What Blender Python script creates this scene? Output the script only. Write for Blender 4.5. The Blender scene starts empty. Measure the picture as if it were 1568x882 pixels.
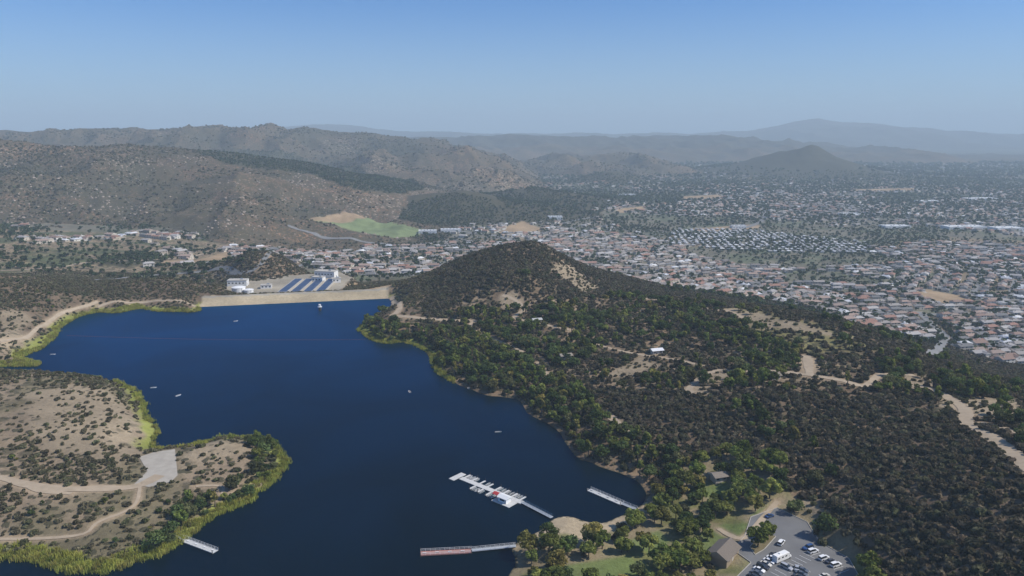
import bpy, math, random, bmesh
import numpy as np
from mathutils import Vector
from mathutils.geometry import tessellate_polygon
rng=np.random.default_rng(7); random.seed(7)
F=1162.; PITCH=math.radians(11.5); CH=170.
CP,SP=math.cos(PITCH),math.sin(PITCH)
# ---- survey helpers: sight lines from the known survey station (0,0,170) to points on the ground
def ray(u,v):
    xr=(u-784)/F; yr=(441-v)/F
    return xr, CP+yr*SP, -SP+yr*CP
def P(u,v,z=0.):
    dx,dy,dz=ray(u,v); t=(z-CH)/dz
    return (dx*t,dy*t)
def D(u,v,y):
    dx,dy,dz=ray(u,v); t=y/dy
    return (dx*t,y,CH+dz*t)
def vnoise(x,y,seed):
    xi=np.floor(x).astype(np.int64); yi=np.floor(y).astype(np.int64)
    xf=x-xi; yf=y-yi
    u=xf*xf*(3-2*xf); v=yf*yf*(3-2*yf)
    def h(a,b):
        n=(a*374761393+b*668265263+seed*144269504)&0xffffffff
        n=((n^(n>>13))*1274126177)&0xffffffff
        return ((n^(n>>16))&0xffff)/65535.
    a=h(xi,yi);b=h(xi+1,yi);c=h(xi,yi+1);d=h(xi+1,yi+1)
    return (a*(1-u)+b*u)*(1-v)+(c*(1-u)+d*u)*v
def fbm(x,y,wl,octv=4,seed=1,ridged=False):
    s=0;a=1;t=0
    for i in range(octv):
        n=vnoise(x/wl+17.3*i,y/wl-9.1*i,seed+i)*2-1
        if ridged: n=1-2*np.abs(n)
        s=s+a*n;t+=a;a*=.5;wl*=.5
    return s/t
def smooth(a,b,x):
    t=np.clip((x-a)/(b-a),0,1); return t*t*(3-2*t)
def catmull(pts,n=6,closed=False):
    p=[np.array(q,float) for q in pts]; out=[]
    N=len(p); rngk=range(N) if closed else range(N-1)
    for i in rngk:
        if closed: a,b,c,d=p[(i-1)%N],p[i],p[(i+1)%N],p[(i+2)%N]
        else: a,b,c,d=p[max(i-1,0)],p[i],p[i+1],p[min(i+2,N-1)]
        for k in range(n):
            t=k/n
            out.append(.5*((2*b)+(-a+c)*t+(2*a-5*b+4*c-d)*t*t+(-a+3*b-3*c+d)*t**3))
    if not closed: out.append(p[-1])
    return np.array(out)
def inside(poly,x,y):
    r=np.zeros(x.shape,bool); n=len(poly)
    for i in range(n):
        x0,y0=poly[i][:2];x1,y1=poly[(i+1)%n][:2]
        if y0==y1: continue
        c=((y0>y)!=(y1>y))&(x<(x1-x0)*(y-y0)/(y1-y0)+x0)
        r^=c
    return r
def dline(pts,x,y,closed=False):
    d=np.full(x.shape,1e12); n=len(pts)
    for i in range(n if closed else n-1):
        x0,y0=pts[i][:2];x1,y1=pts[(i+1)%n][:2]
        ex,ey=x1-x0,y1-y0; L=ex*ex+ey*ey+1e-9
        t=np.clip(((x-x0)*ex+(y-y0)*ey)/L,0,1)
        dd=(x-x0-ex*t)**2+(y-y0-ey*t)**2
        np.minimum(d,dd,out=d)
    return np.sqrt(d)
# ---------------------------------------------------------------- lake outline
shore_uv=[(740,1100),(-700,1100),(-700,870),(-60,857),(0,858),(60,862),(110,875),(160,877),(210,858),(250,847),(275,832),(300,810),(340,785),(380,768),(402,750),(425,735),(435,715),(425,697),(415,676),(392,669),(335,672),(300,680),(262,687),(232,684),(240,658),(228,640),(216,615),(204,599),(180,586),(120,577),(0,573),(-700,573),(-700,553),(0,562),(30,548),(60,535),(85,517),(95,500),(120,485),(150,478),(182,479),(215,473),(250,477),(300,477),(318,468),(400,465),(500,461),(588,457),(597,470),(572,487),(556,498),(558,514),(590,525),(622,524),(655,537),(665,556),(682,577),(735,603),(790,610),(806,632),(850,658),(870,690),(920,714),(972,735),(990,758),(975,775),(930,797),(900,797),(870,790),(842,795),(822,812),(800,822),(785,842),(792,862),(775,900)]
SH=catmull([P(u,v) for u,v in shore_uv],4,True)
wob=fbm(SH[:,0],SH[:,1],18,3,5)
nx=np.roll(SH,-1,0)-np.roll(SH,1,0); nx/=np.linalg.norm(nx,axis=1)[:,None]+1e-9
nor=np.stack([nx[:,1],-nx[:,0]],1)
isdam=(SH[:,1]>735)&(SH[:,0]>-340)&(SH[:,0]<-110)
SH=SH+nor*(wob*3.5*(~isdam))[:,None]
# ---------------------------------------------------------------- terrain controls
C=[]
def c(*L):
    for u,v,z in L:
        x,y=P(u,v,z); C.append((x,y,z))
def d(*L):
    for u,v,y in L: C.append(D(u,v,y))
c((100,600,11),(0,583,11),(170,598,9),(200,640,7),(120,660,10),(20,650,11),(60,700,7),(180,700,6),(250,710,4.5),(340,690,6),(390,720,3),(300,740,4),(150,760,6),(50,790,6),(200,800,3),(0,830,3),(-200,700,14),(-400,640,16),(-400,800,8))
c((0,500,14),(40,435,26),(120,440,15),(60,470,15),(200,455,8),(280,455,7),(-200,450,40),(-200,500,20),(-500,500,30))
d((250,430,800),(180,436,800),(400,386,1000),(425,389,1010),(372,394,990))
c((150,412,-15),(60,405,-10),(300,405,-22),(340,425,-14),(470,418,-16),(-200,400,5))
c((450,437,-6),(380,447,-3),(520,440,-6),(430,450,-3),(540,425,-35),(600,425,-35),(600,440,-10))
d((610,445,770),(660,420,800),(700,400,820),(730,388,832),(768,377,840),(800,372,845),(835,377,840),(860,398,830),(905,428,810),(960,447,760),(1020,456,720),(1090,462,690),(1170,470,650),(1230,482,610),(1290,502,570),(1350,530,530),(1420,556,500),(1500,576,475),(1568,590,460),(1800,620,430))
c((650,470,15),(700,440,25),(780,420,38),(850,440,25),(750,480,14),(850,480,18),(700,515,6),(930,480,12),(1000,500,14),(1080,500,16),(1180,520,18),(1100,540,12),(1000,560,10),(900,560,8),(800,540,8),(900,620,6),(1000,640,10),(1100,620,16),(1200,600,20),(1300,600,20),(1250,650,15),(1100,700,8),(1180,720,12),(1350,680,22),(1450,640,26),(1540,650,30),(1560,700,36),(1500,760,33),(1350,780,19),(1270,740,12),(1200,800,6),(1250,850,6),(1130,830,5),(1100,770,4),(1000,810,3),(900,850,3),(1000,870,4),(1370,870,14),(1480,860,28),(1700,900,45),(1750,750,45),(900,1000,6),(1300,1000,10),(1700,1100,40))
c((1500,558,-55),(1350,500,-75),(1200,462,-60),(1000,440,-60),(860,392,-70),(1000,415,-80),(1600,600,-30),(1900,620,-40))
c((400,408,-32),(600,415,-45),(450,380,-68),(650,380,-75),(560,350,-72),(430,345,-52),(750,360,-78),(900,380,-82),(1100,430,-82),(1300,450,-85),(1450,490,-85),(1568,530,-80),(1900,540,-75),(1200,380,-88),(1500,400,-90),(1000,340,-88),(1300,340,-88),(1568,340,-85),(1900,340,-80),(1100,300,-80),(1500,300,-80),(800,310,-75),(1300,275,-72),(250,385,-30),(100,385,-8),(-200,370,20),(330,360,-38))
for s in(-1.1,-.7,-.35,0,.35,.7,1.1):
    for y,z in((4500,-78),(7000,-70),(12000,-40),(22000,0)):
        C.append((s*y,y,z))
for s,z in((-1.2,20),(-.4,-8),(0,-8),(.5,20),(1.2,40)): C.append((s*110,110,z))
C=np.array(C)
def q(x,y): return np.stack([x/(y+80.),np.log(np.maximum(y,1))],-1)
Q=q(C[:,0],C[:,1]); ce=.03
A=np.sqrt(((Q[:,None]-Q[None])**2).sum(-1)+ce**2)
N=len(C); M=np.zeros((N+3,N+3)); M[:N,:N]=-A+np.eye(N)*1e-4; M[:N,N]=1; M[:N,N+1:]=Q; M[N,:N]=1; M[N+1:,:N]=Q.T
W=np.linalg.solve(M,np.concatenate([C[:,2],[0,0,0]]))
def base(x,y):
    out=np.empty(x.shape); qq=q(x,y)
    for i in range(0,len(x),40000):
        s=qq[i:i+40000]
        r=-np.sqrt((s[:,0:1]-Q[None,:,0])**2+(s[:,1:2]-Q[None,:,1])**2+ce**2)
        out[i:i+40000]=r@W[:N]+W[N]+s@W[N+1:]
    return out
RID=[ # (points (u,v,y)), front width, back width, noise amplitude
 ([(-600,190,2000),(-200,205,2150),(0,214,2300),(100,222,2350),(200,221,2400),(300,227,2450),(380,236,2500),(450,247,2550),(520,257,2600),(580,267,2700),(640,282,2800),(690,292,2900),(760,304,2900)],1350,900,52),
 ([(-600,180,4300),(0,201,4300),(60,204,4300),(110,203,4300),(190,194,4300),(240,198,4300),(290,195,4300),(340,190,4300),(370,200,4300),(410,191,4300),(435,198,4300),(460,193,4300),(510,203,4300),(560,205,4300),(620,209,4300),(660,218,4300),(720,235,4300),(780,255,4300),(840,278,4300)],1500,1200,105),
 ([(560,222,5600),(620,224,5600),(680,236,5600),(740,240,5600),(800,249,5600),(860,242,5600),(950,240,5600),(1010,250,5600),(1090,266,5600)],1500,1000,110),
 ([(400,213,8000),(500,211,8000),(640,210,8000),(700,210,8000),(780,206,8000),(850,209,8000),(950,211,8000),(1050,206,8000),(1150,212,8000),(1250,222,8000),(1330,232,8000),(1420,245,8000)],1900,1500,110),
 ([(900,255,7500),(1000,245,7500),(1100,246,7500),(1150,243,7500),(1300,246,7500),(1400,240,7500),(1568,237,7500),(1900,230,7500),(2300,225,7500)],1500,1500,60),
 ([(-800,198,14000),(0,203,14000),(300,203,14000),(480,192,14000),(520,190,14000),(600,200,14000),(750,205,14000),(900,204,14000),(1050,205,14000),(1150,200,14000),(1190,193,14000),(1225,184,14000),(1250,181,14000),(1290,186,14000),(1330,188,14000),(1370,194,14000),(1420,200,14000),(1480,203,14000),(1568,206,14000),(1900,203,14000),(2300,200,14000)],3500,3000,130)]
HILLS=[(-170,2350,74,250,190),(100,2750,52,230,180),(1825,4700,135,270,330),(1560,4900,60,330,330),(520,4000,60,150,200)]
PARKZ=6.0
lot=[P(u,v,PARKZ) for u,v in [(1150,792),(1190,778),(1236,800),(1255,830),(1300,856),(1325,900),(1320,960),(1130,960),(1112,900),(1150,862),(1122,842),(1140,822)]]
plaza=[P(u,v,4.8) for u,v in [(213,700),(238,692),(268,688),(272,728),(262,738),(228,746),(205,742),(226,722)]]
plant=[P(u,v,-5) for u,v in [(338,456),(522,448),(540,425),(520,416),(440,422),(350,434)]]
nr,nc=1080,840; L0,L1=math.log(95),math.log(22000); S=1.15
ly=np.linspace(L0,L1,nr); ss=np.linspace(-S,S,nc)
Y=np.repeat(np.exp(ly)[:,None],nc,1); X=ss[None,:]*(Y+80)
X=X.ravel();Y=Y.ravel()
Z=base(X,Y)
Z0=Z.copy()
for hx,hy,hh,rx,ry in HILLS:
    r=np.sqrt(((X-hx)/rx)**2+((Y-hy)/ry)**2); Z+=hh*np.exp(-r**1.5)*(1+.3*fbm(X,Y,rx*.7,4,77))
hillm=Z-Z0
mt=np.zeros_like(Z); gully=np.zeros_like(Z)
for k,(pl,wf,wb,amp) in enumerate(RID):
    pts=np.array([D(*p) for p in pl])
    yc=np.interp(X,pts[:,0],pts[:,1]); zc=np.interp(X,pts[:,0],pts[:,2],left=(-95 if k in(2,3,4) else None),right=-95)
    rel=smooth(5,90,zc+90)
    yc=yc+fbm(X,Y*0,wf*.4,3,240+k)*wf*.12
    zc=zc+fbm(X,Y*0,wf*.13,4,200+k)*amp*.16*rel
    t=np.where(Y<yc,(yc-Y)/wf,(Y-yc)/wb)
    f=np.clip(1-t,0,1); f=f*(.72+.28*f)
    nz=fbm(X+.25*Y,Y,wf*.3,6,40+k*10,True)
    R=-90+(zc+90)*f + nz*amp*(.10+.9*smooth(0,.35,1-f))*smooth(0,.3,f)*rel
    kk=8.
    R=np.where((f>0)&(rel>0),R,-200)
    dd=np.clip(.5+.5*(R-Z)/kk,0,1)
    Zn=Z*(1-dd)+R*dd+kk*dd*(1-dd)
    gully=np.where(dd>.5,nz,gully)
    mt=np.maximum(mt,dd*smooth(0,.12,f)); Z=Zn
nearw=(1-smooth(900,1500,Y))
Z+=fbm(X,Y,70,4,3)*(1.8+1.6*smooth(550,750,Y))*nearw + mt*fbm(X,Y,90,4,9)*6*smooth(1000,2000,Y)
SD=np.full(X.shape,500.)
m=(Y<1000)&(np.abs(X)<1100)
sdd=dline(SH,X[m],Y[m],True); ins=inside(SH,X[m],Y[m]); SD[m]=np.where(ins,-sdd,sdd)
w=smooth(0,26,SD)
Zs=np.maximum(Z,1.2)*w+(1-w)*np.clip(SD,0,99)*.16
nearl=(Y<820)&(SD<200)
Z=np.where(nearl&(Y<760),Zs,np.where(nearl,Z*w+(1-w)*np.clip(SD,0,99)*.16,Z))
Z=np.where(SD<0,np.maximum(SD*.35,-6),Z)
# dam body
dl=[P(306,470)+(0,),P(596,457)+(0,)]
dx0,dy0=dl[0][:2];dx1,dy1=dl[1][:2]; dL=math.hypot(dx1-dx0,dy1-dy0)
def damco(x,y): return ((x-dx0)*(dx1-dx0)+(y-dy0)*(dy1-dy0))/dL**2, ((x-dx0)*-(dy1-dy0)+(y-dy0)*(dx1-dx0))/dL
t,side=damco(X,Y)
dmask=(t>0)&(t<1)
damz=np.where(side<16,side*.36,np.where(side<26,5.8,5.8-(side-26)*.3))
use=dmask&(side>-16)&(side<75)
Z=np.where(use&(side<26),np.minimum(damz,5.8),np.where(use,np.maximum(damz,Z),Z))
for poly,zz in((lot,PARKZ),(plaza,4.8),(plant,-5.)):
    bb=np.array(poly); mm=(X>bb[:,0].min()-20)&(X<bb[:,0].max()+20)&(Y>bb[:,1].min()-20)&(Y<bb[:,1].max()+20)&~(use&(side<50))
    dd=dline(poly,X[mm],Y[mm],True); ii=inside(poly,X[mm],Y[mm]); ww=np.where(ii,1,1-smooth(0,9,dd))
    Z[mm]=Z[mm]*(1-ww)+zz*ww
ZG=Z.reshape(nr,nc); SDG=SD.reshape(nr,nc); MTG=mt.reshape(nr,nc); HLG=hillm.reshape(nr,nc)
def G(arr,x,y):
    x=np.asarray(x,float);y=np.asarray(y,float)
    r=np.clip((np.log(np.maximum(y,1))-L0)/(L1-L0)*(nr-1),0,nr-1.001); cc=np.clip((x/(y+80)+S)/(2*S)*(nc-1),0,nc-1.001)
    ri=r.astype(int);ci=cc.astype(int);rf=r-ri;cf=cc-ci
    return (arr[ri,ci]*(1-cf)+arr[ri,ci+1]*cf)*(1-rf)+(arr[ri+1,ci]*(1-cf)+arr[ri+1,ci+1]*cf)*rf
def Hs(x,y): return G(ZG,x,y)
YS=np.exp(np.linspace(math.log(150),math.log(18000),1800))
def T(uvs):
    out=[]
    for u,v in uvs:
        dx,dy,dz=ray(u,v); t=YS/dy; xs=dx*t; zs=CH+dz*t
        hit=np.nonzero(zs<np.maximum(Hs(xs,YS),-500))[0]
        i=len(YS)-1 if len(hit)==0 else hit[0]
        i=max(i,1)
        a=zs[i-1]-Hs(xs[i-1],YS[i-1]); b=zs[i]-Hs(xs[i],YS[i]); k=a/(a-b+1e-9) if a>b else 0
        k=min(max(k,0),1)
        out.append((float(xs[i-1]+(xs[i]-xs[i-1])*k),float(YS[i-1]+(YS[i]-YS[i-1])*k)))
    return out
# ---------------------------------------------------------------- materials
def newmat(name):
    m=bpy.data.materials.new(name); m.use_nodes=True; nt=m.node_tree; nt.nodes.clear(); return m,nt
class NB:
    def __init__(s,nt): s.nt=nt
    def n(s,t,**k):
        x=s.nt.nodes.new(t)
        for a,b in k.items():
            if a=='inp':
                for kk,vv in b.items():
                    if isinstance(vv,bpy.types.NodeSocket): s.nt.links.new(vv,x.inputs[kk])
                    else: x.inputs[kk].default_value=vv
            else: setattr(x,a,b)
        return x
    def math(s,op,a,b=0.,c=0.,clamp=False):
        x=s.n('ShaderNodeMath',operation=op,use_clamp=clamp,inp={0:a,1:b,2:c}); return x.outputs[0]
    def mix(s,f,a,b,bt='MIX'):
        x=s.n('ShaderNodeMix',data_type='RGBA',blend_type=bt,inp={0:f,6:a,7:b}); return x.outputs[2]
    def sst(s,x,a,b):
        return s.n('ShaderNodeMapRange',interpolation_type='SMOOTHSTEP',inp={0:x,1:a,2:b,3:0.,4:1.}).outputs[0]
    def out(s,sh): 
        o=s.n('ShaderNodeOutputMaterial'); s.nt.links.new(sh,o.inputs[0])
def c4(c): return (c[0],c[1],c[2],1.)
def simple(name,col,rough=.8,spec=.3,var=.25,scale=.6,metal=0.):
    m,nt=newmat(name); b=NB(nt)
    geo=b.n('ShaderNodeTexCoord').outputs['Object']
    nz=b.n('ShaderNodeTexNoise',inp={'Vector':geo,'Scale':scale,'Detail':5.}).outputs[0]
    f=b.math('MULTIPLY_ADD',nz,var*2,1-var)
    cc=b.mix(1.,c4(col),b.n('ShaderNodeCombineColor',inp={0:f,1:f,2:f}).outputs[0],'MULTIPLY')
    p=b.n('ShaderNodeBsdfPrincipled',inp={'Base Color':cc,'Roughness':rough,'Specular IOR Level':spec,'Metallic':metal})
    b.out(p.outputs[0]); return m
def randmat(name,cols,rough=.85,spec=.1,tone=False):
    m,nt=newmat(name); b=NB(nt)
    oi=b.n('ShaderNodeObjectInfo').outputs['Random']
    cr=b.n('ShaderNodeValToRGB',inp={0:oi}); e=cr.color_ramp; n=len(cols)
    e.interpolation='LINEAR' if tone else 'CONSTANT'
    while len(e.elements)<n: e.elements.new(.5)
    for i,cc in enumerate(cols):
        e.elements[i].position=i/(n-1) if tone else i/n; e.elements[i].color=c4(cc)
    col=cr.outputs[0]
    if tone:
        at=b.n('ShaderNodeAttribute',attribute_name='tone').outputs['Fac']
        f=b.math('MULTIPLY_ADD',at,1.0,.55)
        r2=b.math('FRACT',b.math('MULTIPLY',oi,37.7)); f=b.math('MULTIPLY',f,b.math('MULTIPLY_ADD',r2,.7,.65))
        col=b.mix(1.,col,b.n('ShaderNodeCombineColor',inp={0:f,1:f,2:f}).outputs[0],'MULTIPLY')
        p=b.n('ShaderNodeBsdfDiffuse',inp={'Color':col}); tr=b.n('ShaderNodeBsdfTranslucent',inp={'Color':col})
        b.out(b.n('ShaderNodeMixShader',inp={0:.35,1:p.outputs[0],2:tr.outputs[0]}).outputs[0]); return m
    p=b.n('ShaderNodeBsdfPrincipled',inp={'Base Color':col,'Roughness':rough,'Specular IOR Level':spec})
    b.out(p.outputs[0]); return m
def groundmat():
    m,nt=newmat('terrain_soil'); b=NB(nt)
    pos=b.n('ShaderNodeNewGeometry').outputs['Position']
    col=b.n('ShaderNodeAttribute',attribute_name='Col').outputs['Color']
    shr=b.n('ShaderNodeAttribute',attribute_name='shrub').outputs['Fac']
    rock=b.n('ShaderNodeAttribute',attribute_name='rock').outputs['Fac']
    n1=b.n('ShaderNodeTexNoise',inp={'Vector':pos,'Scale':.02,'Detail':9.,'Roughness':.65}).outputs[0]
    n2=b.n('ShaderNodeTexNoise',inp={'Vector':pos,'Scale':.45,'Detail':5.,'Roughness':.7}).outputs[0]
    n3=b.n('ShaderNodeTexNoise',inp={'Vector':pos,'Scale':.007,'Detail':12.,'Roughness':.72}).outputs[0]
    f=b.math('MULTIPLY',b.math('MULTIPLY_ADD',n1,1.5,.25),b.math('MULTIPLY_ADD',n2,.9,.55))
    base=b.mix(1.,col,b.n('ShaderNodeCombineColor',inp={0:f,1:f,2:b.math('MULTIPLY',f,.97)}).outputs[0],'MULTIPLY')
    wv=b.n('ShaderNodeTexNoise',inp={'Vector':pos,'Scale':.25,'Detail':3.}).outputs[1]
    pw=b.n('ShaderNodeVectorMath',operation='MULTIPLY_ADD',inp={0:wv,1:(5,5,5),2:pos}).outputs[0]
    v1=b.n('ShaderNodeTexVoronoi',inp={'Vector':pw,'Scale':.2}).outputs['Distance']
    v2=b.n('ShaderNodeTexVoronoi',inp={'Vector':pw,'Scale':.06}).outputs['Distance']
    lowf=b.math('MULTIPLY_ADD',n1,1.6,.2)
    th=b.math('MULTIPLY',shr,lowf)
    s1=b.math('SUBTRACT',1.,b.sst(b.math('SUBTRACT',v1,b.math('MULTIPLY',th,.85)),-.08,.08))
    s2=b.math('SUBTRACT',1.,b.sst(b.math('SUBTRACT',v2,b.math('MULTIPLY',th,.62)),-.1,.1))
    s3=b.math('MULTIPLY',b.sst(n3,.46,.57),b.sst(shr,.5,.62))
    sp=b.math('MAXIMUM',b.math('MAXIMUM',s1,b.math('MULTIPLY',s2,.8)),b.math('MULTIPLY',s3,.75))
    sp=b.math('MULTIPLY',sp,b.math('GREATER_THAN',shr,.02))
    c2=b.mix(b.math('MULTIPLY',sp,.9),base,(.062,.058,.034,1))
    v3=b.n('ShaderNodeTexVoronoi',inp={'Vector':pw,'Scale':.085}).outputs['Distance']
    r=b.math('SUBTRACT',1.,b.sst(b.math('SUBTRACT',v3,b.math('MULTIPLY',b.math('MULTIPLY',rock,lowf),.42)),-.06,.06))
    r=b.math('MULTIPLY',r,b.math('GREATER_THAN',rock,.02))
    c3=b.mix(b.math('MULTIPLY',r,.8),c2,(.38,.30,.23,1))
    hgt=b.math('ADD',b.math('MULTIPLY',n2,.8),b.math('MULTIPLY',sp,1.5))
    bp=b.n('ShaderNodeBump',inp={'Strength':.5,'Distance':1.5,'Height':hgt}).outputs[0]
    p=b.n('ShaderNodeBsdfPrincipled',inp={'Base Color':c3,'Roughness':.95,'Specular IOR Level':.1,'Normal':bp})
    b.out(p.outputs[0]); return m
GM=groundmat()
# ---------------------------------------------------------------- zone polygons (ground plan)
Z_PARK=T([(785,842),(822,812),(900,800),(975,780),(1000,760),(1050,705),(1120,690),(1190,712),(1215,762),(1262,800),(1335,850),(1350,960),(770,960)])
Z_LAWN=[T([(1060,822),(1110,800),(1155,803),(1120,832),(1080,848)]),T([(860,868),(960,850),(1005,868),(1000,900),(850,905)]),T([(1150,790),(1180,768),(1195,775),(1160,795)]),T([(960,830),(1010,812),(1030,830),(990,850)]),T([(1060,750),(1110,735),(1130,750),(1090,765)])]
Z_BEACH=T([(840,797),(870,790),(900,797),(930,797),(975,775),(988,762),(1002,772),(975,790),(950,806),(920,822),(885,832),(865,818),(835,822),(800,836),(786,842),(800,822)])
Z_BAND=T([(610,498),(720,508),(800,548),(880,588),(960,655),(1050,700),(1010,768),(980,742),(900,708),(860,682),(800,622),(730,605),(660,550),(600,525),(560,512),(565,495)])
Z_PLAT=T([(700,450),(770,440),(860,462),(950,452),(1100,468),(1160,475),(1200,520),(1290,520),(1380,565),(1500,600),(1340,605),(1100,600),(1000,600),(900,590),(780,530),(700,490)])
Z_RIDGE=T([(1340,545),(1420,562),(1560,595),(1568,660),(1440,620),(1340,600)])
Z_TAN=[T(p) for p in [[(40,600),(110,590),(170,600),(195,625),(215,660),(205,700),(150,705),(60,690),(40,640)],
 [(275,700),(300,682),(360,676),(380,690),(330,705),(285,712)],
 [(1100,470),(1170,480),(1260,505),(1310,520),(1240,510),(1150,500)],
 [(1440,605),(1568,612),(1568,640),(1500,640),(1440,625)],
 [(925,575),(980,545),(1010,560),(960,580)],
 [(930,632),(950,640),(975,662),(965,670),(938,652)],
 [(0,475),(40,475),(55,495),(30,520),(0,530)],
 [(840,400),(880,410),(920,440),(900,450),(860,425)],
 [(1050,600),(1100,570),(1130,572),(1080,600)],
 [(1210,760),(1250,765),(1265,790),(1235,790)],
 [(1225,548),(1250,545),(1260,572),(1228,575)],
 [(755,455),(790,450),(800,470),(770,472)],[(1380,575),(1420,572),(1430,590),(1390,592)]]]
Z_OLIVE=T([(1110,470),(1180,478),(1300,510),(1340,535),(1250,545),(1150,515)])
Z_FIELD=T([(468,336),(500,330),(560,333),(610,343),(655,352),(640,361),(600,364),(540,354)])
Z_FIELD_T=[T([(470,335),(500,330),(555,330),(560,335),(500,340)]),T([(762,357),(780,345),(800,338),(832,350),(828,357)]),T([(1390,447),(1420,443),(1480,455),(1490,465),(1430,463)]),T([(1060,350),(1160,343),(1165,349),(1070,356)]),T([(245,400),(300,398),(330,390),(355,385),(350,395),(260,408)]),T([(1310,290),(1400,288),(1400,292),(1310,294)]),T([(130,430),(170,425),(175,432),(140,437)]),T([(520,438),(600,432),(600,442),(530,446)]),T([(1040,301),(1100,298),(1110,303),(1050,306)]),T([(940,320),(985,316),(990,322),(950,326)])]
Z_GROVE=[T(p) for p in [[(300,232),(360,232),(470,242),(560,265),(640,280),(650,290),(600,297),(540,290),(480,268),(400,260),(340,250)],[(610,335),(625,312),(690,296),(750,305),(765,325),(720,345),(640,343)],[(760,305),(850,292),(870,300),(850,312),(780,318)],[(140,405),(180,388),(240,388),(250,400),(200,410)]]]
Z_KNOLL=T([(335,428),(345,405),(375,392),(402,386),(430,390),(460,405),(475,420),(440,425),(380,432)])
RO=[ # name, pts, width, kind
 ('ridge_road',[(608,484),(650,488),(700,491),(726,492),(718,502),(735,513),(765,524),(800,540)],4.5,0),
 ('dirt_path',[(770,452),(792,462),(802,474),(788,486),(812,494),(840,499),(875,506)],4,0),
 ('park_road',[(1062,602),(1056,594),(1095,568),(1130,570),(1180,568),(1235,574),(1290,583),(1325,591),(1350,574),(1400,575)],5,0),
 ('dirt_path',[(1235,545),(1238,560),(1240,574)],6,0),
 ('ridge_road',[(1400,590),(1440,603),(1475,625),(1480,650),(1515,668),(1545,690),(1575,716),(1640,770)],6.5,0),
 ('dirt_path',[(1500,648),(1530,655),(1575,668)],4.5,0),
 ('dirt_path',[(930,632),(945,648),(974,664)],4,0),
 ('dirt_path',[(822,556),(832,568),(845,580)],4,0),
 ('dirt_path',[(935,452),(980,456),(1030,462),(1060,470),(1100,474),(1140,488)],4,0),
 ('dirt_path',[(1440,575),(1500,582),(1568,590)],4,0),
 ('lakeside_road',[(-60,728),(0,732),(40,742),(100,749),(170,748),(215,743),(245,728)],5.5,0),
 ('dirt_path',[(0,523),(40,517),(62,500),(90,482),(118,472),(150,462)],2.6,0),
 ('dirt_path',[(40,742),(60,752),(110,756)],3,0),
 ('dirt_path',[(215,740),(205,775),(150,800),(120,820),(0,826)],1.6,0),
 ('dirt_path',[(300,745),(340,745),(345,760),(400,740)],1.8,0),
 ('dirt_path',[(150,470),(175,462),(230,462),(300,470)],2.6,0),
 ('dirt_path',[(860,400),(880,415),(905,428)],3,0),
 ('dirt_path',[(1100,810),(1130,825),(1150,815),(1180,780),(1190,768)],2.5,0),
 ('dirt_path',[(600,455),(612,468),(600,484)],5,0),
 ('dirt_path',[(905,525),(940,535),(990,545),(1040,552),(1075,560)],3.,0),
 ('town_road',[(1408,478),(1430,500),(1447,516),(1440,530),(1424,545)],10,1),
 ('town_road',[(140,430),(200,425),(262,420),(330,412),(400,405),(470,402)],7,1),
 ('valley_road',[(0,415),(60,412),(140,402),(240,398),(330,385),(360,372)],7,0),
 ('town_road',[(690,352),(780,366),(870,392),(960,412),(1080,425),(1180,432),(1300,452)],13,1),
 ('town_road',[(1160,310),(1165,340),(1010,378)],14,1),
 ('town_road',[(440,345),(520,365),(620,375),(700,368)],11,1),
]
ROADS=[(n,np.array(catmull(T(p),6)),w,k) for n,p,w,k in RO]
def roaddist(x,y,near=True):
    d=np.full(x.shape,999.)
    for n,p,w,k in ROADS:
        if near and p[:,1].min()>1000: continue
        d=np.minimum(d,dline(p,x,y)-w/2)
    return d
# ---------------------------------------------------------------- terrain colours
n1=fbm(X,Y,60,4,11); n2=fbm(X,Y,220,4,12); n3=fbm(X,Y,14,3,13)
col=np.zeros((len(X),3)); shrub=np.zeros(len(X)); rock=np.zeros(len(X))
def setc(mask,c3,a=1.):
    a=np.where(mask,a,0.)[:,None] if np.ndim(a)==0 else (a*mask)[:,None]
    col[:]=col*(1-a)+np.array(c3)*a
setc(np.ones(len(X),bool),(.15,.135,.10))
chap=(Y<1050)&(SD>0)
setc(chap,(.14,.10,.067)); setc(chap,(.25,.175,.11),smooth(.05,.5,n1)*.8)
left=(X<-60)&(Y<600)
setc(left&chap,(.23,.175,.12)); setc(left&chap,(.14,.12,.07),smooth(0,.4,n1)*.8)
shrub[chap]=.42
mtn=mt>.3
setc(mtn,(.185,.12,.08)); setc(mtn,(.31,.18,.105),smooth(.0,.5,n2)*.8); setc(mtn,(.09,.077,.052),smooth(.0,.4,-n2)*.75)
setc(mtn,(.065,.065,.042),smooth(.0,.45,-gully)*.8); setc(mtn,(.30,.195,.125),smooth(.3,.75,gully)*.4)
shrub[mtn]=.7; rock[mtn]=.22+.5*smooth(.0,.5,fbm(X,Y,300,3,21)[mtn])
rock[Y>5000]*=.3
hm=(hillm>8)&~mtn
setc(hm,(.12,.095,.058)); shrub[hm]=.85
setc(hm&(Y>4000),(.06,.055,.045))
setc((Y>7000)&mtn,(.10,.085,.075))
lv=(Y>900)&(Y<1500)&(X/Y<-.33)&~mtn
setc(lv,(.25,.19,.125)); shrub[lv]=.45; setc(lv,(.10,.11,.055),smooth(0,.4,n1))
tw=(Y>1000)&~mtn&~hm&~lv
setc(tw,(.10,.115,.065),smooth(-.1,.5,n1)*.8)
setc(tw&(Y>2600),(.085,.095,.062),.7); shrub[tw&(Y>2600)]=.5
setc(tw,(.22,.16,.10),smooth(.25,.45,n2)*.7)
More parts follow.
